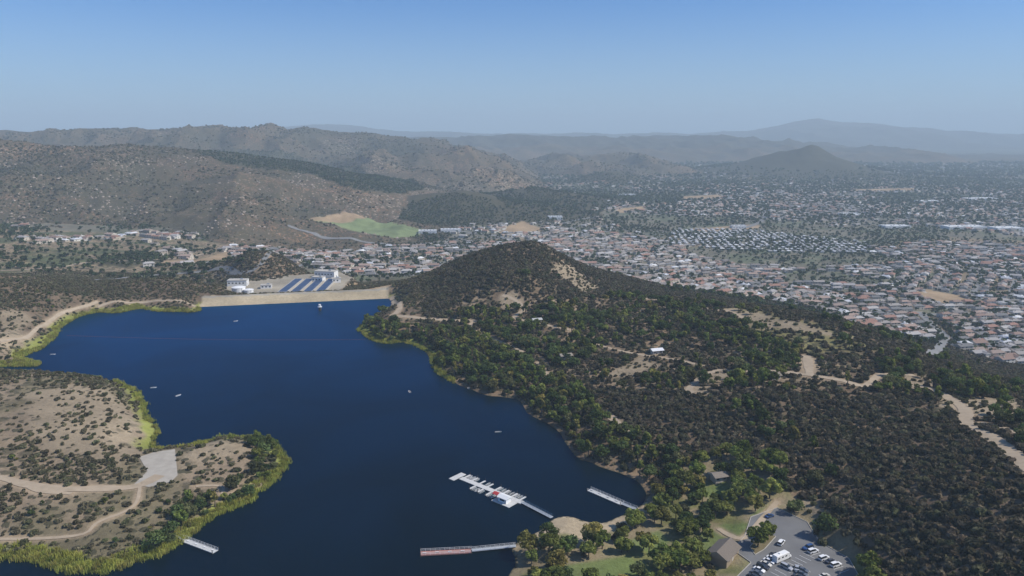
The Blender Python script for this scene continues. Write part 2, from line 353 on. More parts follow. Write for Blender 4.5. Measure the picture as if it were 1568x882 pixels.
def bbm(poly,pad=0):
    b=np.array(poly)[:,:2]; return (X>b[:,0].min()-pad)&(X<b[:,0].max()+pad)&(Y>b[:,1].min()-pad)&(Y<b[:,1].max()+pad)
def pm(poly,soft=0):
    m=bbm(poly,soft); r=np.zeros(len(X)); 
    if m.any():
        i=inside(poly,X[m],Y[m]); r[m]=i
        if soft:
            dd=dline(poly,X[m],Y[m],True); dd=np.where(i,-dd,dd)+n3[m]*soft*.9; r[m]=1-smooth(-soft*.5,soft*.5,dd)
    return r
a=pm(Z_KNOLL,20); setc(a>0,(.21,.145,.095),a); shrub=shrub*(1-a)+a*.5
a=pm(Z_PLAT,14); setc(a>0,(.30,.225,.15),a*smooth(-.1,.35,fbm(X,Y,28,3,14))*.8)
a=pm(Z_OLIVE,14); setc(a>0,(.19,.175,.07),a*.8)
for p in Z_TAN:
    a=pm(p,10); setc(a>0,(.28,.22,.15),a); shrub*=1-a*.5
a=pm(Z_PARK,4); setc(a>0,(.23,.185,.115),a); setc(a>0,(.15,.15,.06),a*smooth(-.1,.4,n3)); shrub*=1-a
for p in Z_LAWN:
    a=pm(p,3); setc(a>0,(.13,.17,.055),a*.85)
a=pm(Z_BEACH,4); setc(a>0,(.38,.30,.20),a)
a=pm(Z_FIELD); setc(a>0,(.17,.205,.095),a); shrub*=1-a; rock*=1-a
for p in Z_FIELD_T:
    a=pm(p,6); setc(a>0,(.31,.22,.135),a); shrub*=1-a; rock*=1-a
for p in Z_GROVE:
    a=pm(p,12); setc(a>0,(.08,.075,.045),a); shrub*=1-a*.2; rock*=1-a
reedok=((X<-60)|((Y>600)&(X<-100)))&(SD>0)
setc(reedok,(.22,.23,.06),1-smooth(4,10,SD+n3*6)); shrub=np.where(reedok&(SD<7),.05,shrub)
setc(SD<.6,(.07,.065,.04))
dz_=use&(side>-16)&(side<26)
setc(dz_,(.38,.31,.21)); shrub[dz_]=0
setc(dz_&(side>17)&(side<25),(.31,.28,.23))
for p in(lot,plaza):
    a=pm(p,1.5); shrub*=1-a; setc(a>0,(.2,.17,.13),a)
a=pm(plant,6); shrub*=1-a; setc(a>0,(.31,.27,.21),a)
mrow=(Y<1100); rdd=np.full(len(X),99.); rdd[mrow]=roaddist(X[mrow],Y[mrow])
setc(rdd<2.5,(.33,.25,.17),1-smooth(-.5,2.5,rdd+n3)); shrub=np.where(rdd<2,0,shrub)
def gridmesh(name,X,Y,Z,nr,nc,mat):
    me=bpy.data.meshes.new(name)
    i=np.arange(nr*nc).reshape(nr,nc)
    f=np.stack([i[:-1,:-1],i[:-1,1:],i[1:,1:],i[1:,:-1]],-1).reshape(-1,4)
    me.vertices.add(nr*nc); me.vertices.foreach_set('co',np.stack([X,Y,Z],1).astype(np.float32).ravel())
    me.loops.add(f.size); me.loops.foreach_set('vertex_index',f.astype(np.int32).ravel())
    me.polygons.add(len(f)); me.polygons.foreach_set('loop_start',np.arange(0,f.size,4,dtype=np.int32)); me.polygons.foreach_set('loop_total',np.full(len(f),4,np.int32))
    me.polygons.foreach_set('use_smooth',np.ones(len(f),bool))
    me.update(calc_edges=True); me.materials.append(mat); return me
me=gridmesh('terrain',X,Y,Z,nr,nc,GM)
ca=me.color_attributes.new('Col','FLOAT_COLOR','POINT'); ca.data.foreach_set('color',np.concatenate([np.clip(col,0,1),np.ones((len(X),1))],1).astype(np.float32).ravel())
for nm,ar in(('shrub',shrub),('rock',rock)):
    at=me.attributes.new(nm,'FLOAT','POINT'); at.data.foreach_set('value',ar.astype(np.float32))
SC=bpy.context.scene.collection
def obj(name,me,loc=(0,0,0),rz=0,parent=None,scale=None):
    o=bpy.data.objects.new(name,me); o.location=loc; o.rotation_euler=(0,0,rz); 
    if scale: o.scale=(scale,)*3
    if parent: o.parent=parent
    SC.objects.link(o); return o
obj('terrain',me)
# ---------------------------------------------------------------- water
mw,nt=newmat('lake_water'); b=NB(nt)
pos=b.n('ShaderNodeNewGeometry').outputs['Position']
w1=b.n('ShaderNodeTexNoise',inp={'Vector':pos,'Scale':.5,'Detail':4.}).outputs[0]
w2=b.n('ShaderNodeTexNoise',inp={'Vector':pos,'Scale':.01,'Detail':6.,'Distortion':.8}).outputs[0]
bp=b.n('ShaderNodeBump',inp={'Strength':.4,'Distance':.5,'Height':w1}).outputs[0]
dcol=b.mix(b.sst(w2,.35,.65),(.0008,.0045,.006,1),(.001,.006,.010,1))
df=b.n('ShaderNodeBsdfDiffuse',inp={'Color':dcol})
gl=b.n('ShaderNodeBsdfGlossy',inp={'Color':(.012,.38,.80,1),'Roughness':.3,'Normal':bp})
fr=b.n('ShaderNodeFresnel',inp={'IOR':1.33})
fac=b.math('MULTIPLY',b.math('POWER',fr.outputs[0],1.35),b.math('MULTIPLY_ADD',w2,1.6,1.1),clamp=True)
ms=b.n('ShaderNodeMixShader',inp={0:fac,1:df.outputs[0],2:gl.outputs[0]}); b.out(ms.outputs[0])
nx=np.roll(SH,-1,0)-np.roll(SH,1,0); nx/=np.linalg.norm(nx,axis=1)[:,None]+1e-9
area=np.sum(SH[:,0]*np.roll(SH[:,1],-1)-np.roll(SH[:,0],-1)*SH[:,1])
nor=np.stack([nx[:,1],-nx[:,0]],1)*(1 if area>0 else -1)
WP=SH+nor*2.0
def sheet(name,poly,z,mat):
    tr=tessellate_polygon([[Vector((a,b_,0)) for a,b_ in poly]]); me=bpy.data.meshes.new(name); me.from_pydata([(a,b_,z) for a,b_ in poly],[],[tuple(t) for t in tr]); me.materials.append(mat); me.update()
    if me.polygons[0].normal.z<0: me.flip_normals()
    return obj(name,me)
sheet('lake_water',[tuple(p) for p in WP],0,mw)
# ---------------------------------------------------------------- mesh builder
class MB:
    def __init__(s): s.v=[];s.f=[];s.m=[];s.t=[]
    def add(s,v,f,m):
        o=len(s.v); s.v+=[tuple(a) for a in v]; s.f+=[tuple(i+o for i in q_) for q_ in f]; s.m+=[m]*len(f) if isinstance(m,int) else list(m)
    def box(s,c,sz,m=0,rz=0):
        x,y,z=sz[0]/2,sz[1]/2,sz[2]/2; cs,sn=math.cos(rz),math.sin(rz); v=[]
        for i in(-x,x):
            for j in(-y,y):
                for k in(-z,z): v.append((c[0]+i*cs-j*sn,c[1]+i*sn+j*cs,c[2]+k))
        s.add(v,[(0,1,3,2),(4,6,7,5),(0,4,5,1),(2,3,7,6),(0,2,6,4),(1,5,7,3)],m)
    def cyl(s,p0,p1,r0,r1,n=8,m=0):
        p0=Vector(p0);p1=Vector(p1);dd=(p1-p0).normalized(); a=dd.orthogonal().normalized(); b_=dd.cross(a); v=[]
        for p,r in((p0,r0),(p1,r1)):
            for k in range(n):
                t=2*math.pi*k/n; v.append(p+a*math.cos(t)*r+b_*math.sin(t)*r)
        s.add(v,[(k,(k+1)%n,n+(k+1)%n,n+k) for k in range(n)]+[tuple(range(n))[::-1],tuple(range(n,2*n))],m)
    def gable(s,c,w,dp,h,z,over,mr,mwall,hip=0.):
        W_,D_=w/2+over,dp/2+over; x,y=c
        v=[(x-W_,y-D_,z),(x+W_,y-D_,z),(x+W_,y+D_,z),(x-W_,y+D_,z),(x-W_+hip,y,z+h),(x+W_-hip,y,z+h)]
        s.add(v,[(0,1,5,4),(2,3,4,5),(3,2,1,0)],[mr,mr,mr]); s.add(v,[(1,2,5),(3,0,4)],[mr if hip else mwall]*2)
    def loft(s,rings,m,mf=None,cap=True):
        n=len(rings[0]); o=len(s.v); s.v+=[tuple(p) for r in rings for p in r]
        for i in range(len(rings)-1):
            for j in range(n):
                s.f.append((o+i*n+j,o+i*n+(j+1)%n,o+(i+1)*n+(j+1)%n,o+(i+1)*n+j)); s.m.append(mf(i,j) if mf else m)
        if cap:
            s.f.append(tuple(o+j for j in range(n))[::-1]); s.m.append(m); s.f.append(tuple(o+(len(rings)-1)*n+j for j in range(n))); s.m.append(m)
    def mesh(s,name,mats):
        me=bpy.data.meshes.new(name); me.from_pydata(s.v,[],s.f)
        for m in mats: me.materials.append(m)
        me.polygons.foreach_set('material_index',s.m)
        if s.t:
            tt=np.full(len(s.v),.5,np.float32); tt[-len(s.t):]=s.t
            at=me.attributes.new('tone','FLOAT','POINT'); at.data.foreach_set('value',tt)
        me.update(); return me
def leaves(cl,rad,nper,size,flat=.75,r=None):
    r=r or rng; V=[];Fc=[];Tn=[]
    for (cx,cy,cz),R in zip(cl,rad):
        dr=r.normal(size=(nper,3)); dr/=np.linalg.norm(dr,axis=1)[:,None]
        rr=R*(.62+.42*r.random(nper))[:,None]
        p=np.array([cx,cy,cz])+dr*rr*np.array([1,1,flat])
        nn=dr+r.normal(size=(nper,3))*.4; nn/=np.linalg.norm(nn,axis=1)[:,None]
        a=np.cross(nn,r.normal(size=(nper,3))); a/=np.linalg.norm(a,axis=1)[:,None]; b_=np.cross(nn,a)
        sz=(size*(.6+.8*r.random(nper)))[:,None]
        tone=r.random()
        for k in range(nper):
            o=len(V); s_=sz[k]
            V+=[tuple(p[k]-a[k]*s_-b_[k]*s_*.6),tuple(p[k]+a[k]*s_*.8-b_[k]*s_),tuple(p[k]+a[k]*s_+b_[k]*s_*.7),tuple(p[k]-a[k]*s_*.7+b_[k]*s_)]
            Fc.append((o,o+1,o+2,o+3)); Tn+=[min(1,max(0,tone*.7+.3*r.random()))]*4
    return V,Fc,Tn
bark=simple('bark',(.12,.095,.07),.9,.1)
M_oak=randmat('oak_foliage',[(.052,.078,.028),(.078,.11,.036),(.105,.135,.045),(.125,.12,.055)],tone=True)
M_park=randmat('park_foliage',[(.085,.12,.03),(.14,.17,.04),(.19,.20,.05),(.12,.15,.04),(.24,.20,.06)],tone=True)
M_bush=randmat('chaparral_foliage',[(.088,.076,.053),(.11,.094,.064),(.10,.10,.054),(.14,.108,.075),(.082,.09,.047)],tone=True)
M_bush2=randmat('scrub_foliage',[(.10,.09,.055),(.14,.12,.073),(.11,.117,.055),(.17,.14,.088)],tone=True)
M_far=randmat('town_foliage',[(.045,.068,.032),(.065,.09,.04),(.09,.115,.048),(.08,.088,.045)],tone=True)
M_reed=randmat('reed_foliage',[(.20,.22,.045),(.28,.28,.06),(.24,.21,.06)],tone=True)
def tree(name,seed,h,R,nc_,nper,size,mat,trunk=True,flat=.75):
    r=np.random.default_rng(seed); mb=MB(); cl=[];rad=[]
    th=h*.35
    if trunk:
        top=(r.normal()*.3,r.normal()*.3,th)
        mb.cyl((0,0,-.6),top,h*.035,h*.024,7,0)
    for i in range(nc_):
        a=r.random()*6.28; k=math.sqrt(r.random())*R*.75; z=h*(.45+.42*r.random())*(1-.25*k/R)
        cl.append((math.cos(a)*k,math.sin(a)*k,z)); rad.append(R*(.26+.2*r.random()))
        if trunk and i<6: mb.cyl(top,cl[-1],h*.016,h*.005,5,0)
    V,Fc,Tn=leaves(cl,rad,nper,size,flat,r); mb.add(V,Fc,1); mb.t=Tn
    return mb.mesh(name,[bark,mat])
def coll(name,meshes):
    c_=bpy.data.collections.new(name)
    for i,m_ in enumerate(meshes):
        c_.objects.link(bpy.data.objects.new('%s_kind_%02d'%(name,i),m_))
    return c_
oaks=[tree('oak_tree',10+i,8+i*.5,3.8+.35*i,17,46,.38,M_oak) for i in range(5)]
parks=[tree('park_tree',30+i,8+i*.9,3.6+.35*i,19,60,.36,M_park) for i in range(5)]
euc=[tree('eucalyptus_tree',50+i,15,2.8,15,44,.4,M_park,flat=1.2) for i in range(2)]
fart=[tree('town_tree',60+i,8,3.6,7,11,.95,M_far) for i in range(4)]
def bush(name,seed,mat,n=26,sz=.42):
    r=np.random.default_rng(seed); k=4; cl=[(r.normal()*.55,r.normal()*.55,.55+.35*r.random()) for _ in range(k)]; rad=[.65+.35*r.random() for _ in range(k)]
    V,Fc,Tn=leaves(cl,rad,n,sz,.8,r); mb=MB(); mb.add(V,Fc,0); mb.t=Tn; return mb.mesh(name,[mat])
C_bush=coll('chaparral_bush',[bush('chaparral_bush',80+i,M_bush) for i in range(5)])
C_scrub=coll('scrub_bush',[bush('scrub_bush',90+i,M_bush2,22) for i in range(4)])
C_oak=coll('woodland_tree',oaks+parks[:2]+euc); C_far=coll('far_tree',fart)
def reed(seed):
    r=np.random.default_rng(seed); mb=MB(); V=[];Fc=[];Tn=[]
    for i in range(40):
        x,y=r.normal()*.8,r.normal()*.8; a=r.random()*6.28; h=1.0+r.random()*1.; wd=.16; dx,dy=math.cos(a)*wd,math.sin(a)*wd; lx,ly=r.normal()*.3,r.normal()*.3
        o=len(V); V+=[(x-dx,y-dy,-.3),(x+dx,y+dy,-.3),(x+lx+dx*.4,y+ly+dy*.4,h),(x+lx-dx*.4,y+ly-dy*.4,h)]; Fc.append((o,o+1,o+2,o+3)); Tn+=[.3,.3,.9,.9]
    mb.add(V,Fc,0); mb.t=Tn; return mb.mesh('reeds',[M_reed])
C_reed=coll('reed_clump',[reed(i) for i in range(3)])
# ---------------------------------------------------------------- scatter (geometry nodes)
def scatter(name,x,y,z,scl,cl,nk,rz=None,idx=None):
    n=len(x); me=bpy.data.meshes.new(name); me.vertices.add(n)
    me.vertices.foreach_set('co',np.stack([x,y,z],1).astype(np.float32).ravel())
    if rz is None: rz=rng.random(n)*6.283
    rot=np.zeros((n,3),np.float32); rot[:,2]=rz
    if np.ndim(scl)==1: scl=np.stack([scl*(.85+.3*rng.random(n)),scl*(.85+.3*rng.random(n)),scl],1)
    if idx is None: idx=rng.integers(0,nk,n)
    for nm,ty,k,ar in(('rot','FLOAT_VECTOR','vector',rot),('scl','FLOAT_VECTOR','vector',scl.astype(np.float32)),('idx','INT','value',idx.astype(np.int32))):
        at=me.attributes.new(nm,ty,'POINT'); at.data.foreach_set(k,ar.ravel())
    me.update()
    o=obj(name,me); ng=bpy.data.node_groups.new(name+'_nodes','GeometryNodeTree')
    ng.interface.new_socket('Geometry',in_out='INPUT',socket_type='NodeSocketGeometry'); ng.interface.new_socket('Geometry',in_out='OUTPUT',socket_type='NodeSocketGeometry')
    N_=ng.nodes; gi=N_.new('NodeGroupInput'); go=N_.new('NodeGroupOutput'); ip=N_.new('GeometryNodeInstanceOnPoints'); ci=N_.new('GeometryNodeCollectionInfo')
    ci.inputs['Collection'].default_value=cl; ci.inputs['Separate Children'].default_value=True; ci.inputs['Reset Children'].default_value=True
    ip.inputs['Pick Instance'].default_value=True
    def na(nm,ty):
        a=N_.new('GeometryNodeInputNamedAttribute'); a.data_type=ty; a.inputs['Name'].default_value=nm; return a.outputs['Attribute']
    L=ng.links; L.new(gi.outputs[0],ip.inputs['Points']); L.new(ci.outputs[0],ip.inputs['Instance'])
    er=N_.new('FunctionNodeEulerToRotation'); L.new(na('rot','FLOAT_VECTOR'),er.inputs[0]); L.new(er.outputs[0],ip.inputs['Rotation'])
    L.new(na('scl','FLOAT_VECTOR'),ip.inputs['Scale']); L.new(na('idx','INT'),ip.inputs['Instance Index']); L.new(ip.outputs[0],go.inputs[0])
    md=o.modifiers.new('scatter','NODES'); md.node_group=ng
    return o
def cand(x0,x1,y0,y1,sp):
    gx=np.arange(x0,x1,sp); gy=np.arange(y0,y1,sp); a,b_=np.meshgrid(gx,gy); a=a.ravel();b_=b_.ravel()
    return a+rng.random(len(a))*sp*.95,b_+rng.random(len(a))*sp*.95
def anyin(polys,x,y):
    r=np.zeros(len(x),bool)
    for p in polys: r|=inside(p,x,y)
    return r
FIELDS=Z_FIELD_T+[Z_FIELD]
HOUSE=T([(1107,854)])[0]
# bushes, near
x,y=cand(-620,760,180,1020,2.5)
k=np.abs(x)<.8*(y+60); x,y=x[k],y[k]
sd=G(SDG,x,y); z=Hs(x,y)
nb=fbm(x,y,35,3,31)
lf=(x<-60)&(y<600); farL=(x<-80)&(y>=600)
den=np.clip(.8+.5*nb,.35,.96)
den[lf]=np.clip(.45+.8*nb[lf],.08,.85); den[farL]=np.clip(.6+.7*nb[farL],.1,.9)
tan=anyin(Z_TAN,x,y); den[tan]*=.3
den[inside(Z_OLIVE,x,y)]*=.5
pk=inside(Z_PARK,x,y); den[pk]=.05
bd=inside(Z_BAND,x,y); den[bd]=.6
pt=inside(Z_PLAT,x,y); den[pt]*=.52
den[anyin([lot,plaza,plant,Z_BEACH]+Z_LAWN,x,y)]=0
rd=roaddist(x,y); den[rd<.8]=0
den[(sd<3.5)]=0
tt,sdm=damco(x,y)
den[(tt>-.03)&(tt<1.03)&(sdm>-20)&(sdm<32)]=0
den[z<-30]*=.5
k=rng.random(len(x))<den
xb,yb,zb=x[k],y[k],z[k]; isl=(lf|farL|tan)[k]
s=.75+1.0*rng.random(k.sum())**1.5
scatter('chaparral_bushes',xb[~isl],yb[~isl],zb[~isl]-.1,s[~isl],C_bush,5)
scatter('scrub_bushes',xb[isl],yb[isl],zb[isl]-.1,s[isl]*.72,C_scrub,4)
# reeds
x,y=cand(-620,-40,200,800,1.5); sd=G(SDG,x,y); nb=fbm(x,y,25,3,33)
k=(sd>-1.5)&(sd<4.+9*nb)&~((x>-345)&(y>735))&(rng.random(len(x))<.75)
scatter('shore_reeds',x[k],y[k],np.maximum(Hs(x[k],y[k]),-.2),.5+.7*rng.random(k.sum()),C_reed,3)
# trees on the hill
x,y=cand(-260,760,230,1000,5.2); sd=G(SDG,x,y); nb=fbm(x,y,45,3,34)
den=np.zeros(len(x)); ip_=inside(Z_PLAT,x,y)
den=np.where(ip_,np.clip(.3+1.1*nb,.03,.9),den)
den[inside(Z_BAND,x,y)]=.74
den[(sd>0)&(sd<14)&(x>-150)&(x<250)&(y<690)]=.74
den[inside(Z_RIDGE,x,y)]=.5
den=np.where((den==0)&(sd>14)&(x>-150),np.clip(nb*1.2-.45,0,.28),den)
den[inside(Z_PARK,x,y)|inside(Z_BEACH,x,y)]=0
rd=roaddist(x,y); den[rd<1.5]=0; den[(rd>1.5)&(rd<10)&(den>0)]*=1.3
den[anyin(Z_TAN,x,y)]*=.25; den[sd<3]=0; den[(y>740)&(x>-140)&(x<60)]*=.3
tt,sdm=damco(x,y); den[(tt>-.03)&(tt<1.1)&(y>700)&(x<-110)]=0
k=rng.random(len(x))<den
scatter('woodland_trees',x[k],y[k],Hs(x[k],y[k])-.2,.42+.55*rng.random(k.sum()),C_oak,9)
x,y=cand(-620,-60,200,800,6); sd=G(SDG,x,y); nb=fbm(x,y,40,3,35); tt,sdm=damco(x,y)
k=(sd>3)&(rng.random(len(x))<np.clip(nb-.32,0,.2))&(roaddist(x,y)>3)&~anyin(Z_TAN+[plaza],x,y)&~((tt>-.05)&(tt<1.1)&(y>700))
scatter('left_bank_trees',x[k],y[k],Hs(x[k],y[k])-.2,.22+.2*rng.random(k.sum()),C_oak,7)
# park trees : individual
x,y=cand(-20,330,180,480,6.6); k=inside(Z_PARK,x,y)&~inside(Z_BEACH,x,y)&~inside(lot,x,y)&(roaddist(x,y)>1)&(G(SDG,x,y)>4)&(rng.random(len(x))<.8)
k&=~(anyin(Z_LAWN,x,y)&(rng.random(len(x))<.65))
k&=dline(lot,x,y,True)>2.0
k&=(np.hypot(x-HOUSE[0],y-HOUSE[1])>9)&~((np.abs(x-HOUSE[0])<7)&(y<HOUSE[1])&(y>HOUSE[1]-25))
k&=y>225
island=[P(u,v,PARKZ) for u,v in [(1148,838),(1168,815),(1188,822),(1170,842),(1156,850)]]
px=list(zip(x[k],y[k]))+[P(1160,838,PARKZ),P(1176,824,PARKZ)]
for a,b_ in px:
    if rng.random()<.82: m_=parks[rng.integers(0,5)];nm='park_tree'
    else: m_=oaks[rng.integers(0,5)];nm='oak_tree'
    obj(nm,m_,(a,b_,float(Hs(a,b_))-.2),rng.random()*6.28,scale=float(.6+.5*rng.random()))
# mountain scrub + boulders, valley trees
x,y=cand(-2600,300,1000,3000,8.5); s_=x/y; mtv=G(MTG,x,y); nb=fbm(x,y,120,4,36); nb2=fbm(x,y,420,3,96)
k=(np.abs(s_)<.85)&(mtv>.3)&(rng.random(len(x))<np.clip(.3+.9*nb+.5*nb2,.03,.9))&~anyin(FIELDS,x,y)
scatter('mountain_scrub',x[k],y[k],Hs(x[k],y[k])-.3,1.1+1.7*rng.random(k.sum())**2,C_scrub,4)
x,y=cand(-3600,1500,3000,5600,17); s_=x/y; mtv=G(MTG,x,y); nb=fbm(x,y,200,4,66)
k=(np.abs(s_)<.8)&(mtv>.3)&(rng.random(len(x))<np.clip(.3+1.*nb,.02,.8))
scatter('ridge_scrub',x[k],y[k],Hs(x[k],y[k])-.3,2.2+2.6*rng.random(k.sum())**2,C_scrub,4)
rk=simple('granite',(.36,.29,.23),.9,.2,.3,.4)
def boulder(seed):
    r=np.random.default_rng(seed)
    bm=bmesh.new(); bmesh.ops.create_icosphere(bm,subdivisions=2,radius=1)
    for v in bm.verts: v.co*= .75+.35*r.random(); v.co.z*=.7
    me=bpy.data.meshes.new('boulder'); bm.to_mesh(me); bm.free(); me.materials.append(rk); return me
C_rock=coll('granite_boulder',[boulder(i) for i in range(4)])
x,y=cand(-2600,300,1050,2900,11); mtv=G(MTG,x,y); nb=fbm(x,y,150,4,37)
k=(np.abs(x/y)<.85)&(mtv>.3)&(rng.random(len(x))<np.clip(1.7*nb-.08,.02,.6))&~anyin(FIELDS+Z_GROVE,x,y)
scatter('granite_boulders',x[k],y[k],Hs(x[k],y[k]),1.+3.*rng.random(k.sum())**2,C_rock,4)
x,y=cand(-1300,-330,960,1900,9); nb=fbm(x,y,90,4,38); k=(x/y>-.85)&(G(MTG,x,y)<.5)&(x/y<-.3)&(rng.random(len(x))<np.clip(.3+1.2*nb,.04,.8))&~anyin(FIELDS,x,y)&~(inside(Z_KNOLL,x,y)&(rng.random(len(x))<.9))
scatter('valley_trees',x[k],y[k],Hs(x[k],y[k])-.3,.5+.6*rng.random(k.sum()),C_far,4)
x,y=cand(-420,-280,900,1060,4); k=inside(Z_KNOLL,x,y)&(rng.random(len(x))<.5)
scatter('knoll_scrub',x[k],y[k],Hs(x[k],y[k])-.2,.8+.8*rng.random(k.sum()),C_bush,5)
for p in Z_GROVE:
    pp=np.array(p); x,y=cand(pp[:,0].min(),pp[:,0].max(),pp[:,1].min(),pp[:,1].max(),8.2); k=inside(p,x,y)
    k&=rng.random(len(x))<np.clip(.8+.5*fbm(x,y,80,3,44),.2,1)
    k&=~anyin(FIELDS,x,y)
    scatter('grove_trees',x[k],y[k],Hs(x[k],y[k])-.3,.55+.45*rng.random(k.sum()),C_far,4)
# ---------------------------------------------------------------- town
asph_l=simple('worn_asphalt',(.20,.195,.185),.9,.2,.2,.2); dirt=simple('dirt_track',(.36,.285,.20),.95,.1,.28,.25)
conc=simple('concrete',(.42,.39,.34),.9,.2,.15,.2)
white=simple('white_paint',(.72,.71,.68),.5,.3,.08,.5); steel=simple('galvanised_steel',(.33,.35,.37),.5,.4,.1); 
M_wall=randmat('stucco_wall',[(.45,.39,.30),(.55,.49,.40),(.38,.32,.25),(.6,.57,.5),(.5,.44,.36)])
M_roof=randmat('tile_roof',[(.28,.16,.12),(.26,.20,.165),(.32,.235,.19),(.19,.17,.155),(.28,.255,.23),(.38,.355,.33),(.24,.165,.13),(.31,.29,.275),(.16,.155,.15)])
M_roofw=randmat('pale_roof',[(.55,.55,.55),(.65,.64,.62),(.45,.46,.48),(.36,.35,.34)])
M_win=simple('window_glass',(.03,.04,.05),.15,.5,.1); M_door=simple('door_paint',(.5,.47,.42),.6,.3,.1)
def house(seed,roofm):
    r=random.Random(seed); mb=MB(); w=14+r.random()*3; dp=9+r.random()*2; h=3 if seed%2 else 5.4
    mb.box((0,0,h/2-.5),(w,dp,h+1),0); mb.gable((0,0),w,dp,2.1,h,.6,1,0,3.2 if seed%3 else 0)
    g=r.choice((-1,1)); gx=g*(w/2-3.2); mb.box((gx,-dp/2-2.5,1.0),(6.2,5,4),0)
    v=[(gx-3.6,-dp/2-5.5,3),(gx+3.6,-dp/2-5.5,3),(gx+3.6,0,3),(gx-3.6,0,3),(gx,-dp/2-5.5,4.7),(gx,0,4.7)]
    mb.add(v,[(1,2,5,4),(3,0,4,5),(0,1,4)],[1,1,0])
    mb.box((gx,-dp/2-5.03,1.2),(4.6,.06,2.3),3)
    mb.box((gx,-dp/2-8.6,-.1),(5,7.,.5),4)
    for sx in(-.3,.05,.33):
        for zz in([1.5] if h<4 else [1.5,4.1]):
            mb.box((sx*w,dp/2+.03,zz),(1.6,.06,1.2),2)
            if abs(sx*w-gx)>4: mb.box((sx*w,-dp/2-.03,zz),(1.6,.06,1.2),2)
    mb.box((-gx*.2,-dp/2-.03,1.05),(1.1,.06,2.1),3); mb.box((w/2+.03,0,1.5),(.06,1.5,1.2),2); mb.box((-w/2-.03,1,1.5),(.06,1.5,1.2),2)
    mb.box((w*.25,dp*.22,h+1.6),(.8,.8,2.2),0)
    return mb.mesh('suburban_house',[M_wall,roofm,M_win,M_door,conc])
houses=[house(i,M_roof) for i in range(5)]+[house(7,M_roofw)]
def mobile():
    mb=MB(); mb.box((0,0,1.4),(17,6.5,3.2),0); mb.gable((0,0),17,6.5,.9,3,.3,1,0); 
    for sx in(-6,-2,3,6.5): mb.box((sx,-3.28,1.8),(1.3,.06,1),2)
    mb.box((.5,-3.28,1.2),(.9,.06,2),3); mb.box((4,-4.8,2.5),(7,3,.12),1)
    for px_ in(.8,7.2): mb.cyl((px_,-6.1,-.5),(px_,-6.1,2.45),.08,.08,5,1)
    return mb.mesh('mobile_home',[M_wall,M_roofw,M_win,M_door])
C_house=coll('suburban_house',houses); C_mob=coll('mobile_home',[mobile()])
Z_MOB=T([(1012,374),(1035,350),(1150,352),(1330,372),(1335,390),(1200,387),(1100,382)])
NOH=FIELDS+Z_GROVE+[Z_MOB,Z_KNOLL]
def town_ok(x,y):
    z=Hs(x,y); s=x/y
    k=(y>1010)&(z<-38)&(G(MTG,x,y)<.3)&(G(HLG,x,y)<10)&(s>-.37)&(s<.82)
    k&=~((x<-300)&(y<1120))
    k|=(y>760)&(z<-62)&(x>330)&(s<.9)&(G(MTG,x,y)<.3)
    k|=(s>-.66)&(s<=-.37)&(y>1080)&(y<1550)&(G(MTG,x,y)<.3)&(fbm(x,y,140,3,72)>.08)
    k&=(fbm(x,y,520,3,71)>-.28)|(y<1300)
    k&=~anyin(NOH,x,y); return k
sites=[];cs_=300
for i in range(-4,18):
    for j in range(2,22):
        sites.append((i*cs_+rng.random()*cs_*.9,j*cs_+rng.random()*cs_*.9))
sites=np.array(sites); ang=rng.random(len(sites))*1.4-.3; keepp=np.where(rng.random(len(sites))<.2,.25,.7+.25*rng.random(len(sites)))
HX=[];HY=[];HR=[];HI=[];street=MB()
rt_=[p for n,p,w,k in ROADS if n=='town_road']
for si,(sx,sy) in enumerate(sites):
    if sy<700 or abs(sx)>.95*sy+200: continue
    a=ang[si]; ca_,sa=math.cos(a),math.sin(a); ph=rng.random()*6.28; amp=rng.random()*22
    near=np.argsort((sites[:,0]-sx)**2+(sites[:,1]-sy)**2)[1:12]
    def mine(x,y):
        d0=(x-sx)**2+(y-sy)**2; k=np.ones(len(x),bool)
        for o in near: k&=d0<=(x-sites[o,0])**2+(y-sites[o,1])**2
        return k
    def loc(s,t):
        t=t+amp*np.sin(s/85+ph); return sx+s*ca_-t*sa, sy+s*sa+t*ca_
    for row in range(-6,7):
        t0=row*52.
        s=np.arange(-330,331,18.); sj=s+rng.normal(size=len(s))*1.4
        for sg in(-1,1):
            hx,hy=loc(sj,np.full(len(s),t0+sg*15.5)+rng.normal(size=len(s))*1.2); 
            k=mine(hx,hy)&town_ok(hx,hy)&(rng.random(len(s))<keepp[si]*np.where(hy>2300,np.clip(1-(hy-2300)/1800,.14,1),1))
            sl=amp/85*np.cos(sj/85+ph)
            HX+=list(hx[k]);HY+=list(hy[k]);HR+=list((a+np.arctan(sl)+(0 if sg>0 else math.pi)+rng.normal(size=len(s))*.04)[k])
            pr=rng.random(k.sum()); HI+=list(np.where(pr<.12,5,rng.integers(0,5,k.sum())))
        se=np.arange(-330,331,18.)
        ax,ay=loc(se,np.full(len(se),t0-4.8)); bx,by=loc(se,np.full(len(se),t0+4.8)); mx,my=loc(se,np.full(len(se),t0))
        ok=mine(mx,my)&town_ok(mx,my)&(my<3600); za,zb_=Hs(ax,ay)+.45,Hs(bx,by)+.45
        for i in range(len(se)-1):
            if ok[i] and ok[i+1]:
                street.add([(ax[i],ay[i],za[i]),(ax[i+1],ay[i+1],za[i+1]),(bx[i+1],by[i+1],zb_[i+1]),(bx[i],by[i],zb_[i])],[(0,1,2,3)],0)
HX,HY,HR,HI=map(np.array,(HX,HY,HR,HI))
k=np.ones(len(HX),bool)
for p in rt_: k&=dline(p,HX,HY)>16
HX,HY,HR,HI=HX[k],HY[k],HR[k],HI[k]
nearh=(HY<1080)&(HX>330)&(HX/HY<.75)
far=~nearh
sc=.85+.3*rng.random(far.sum())
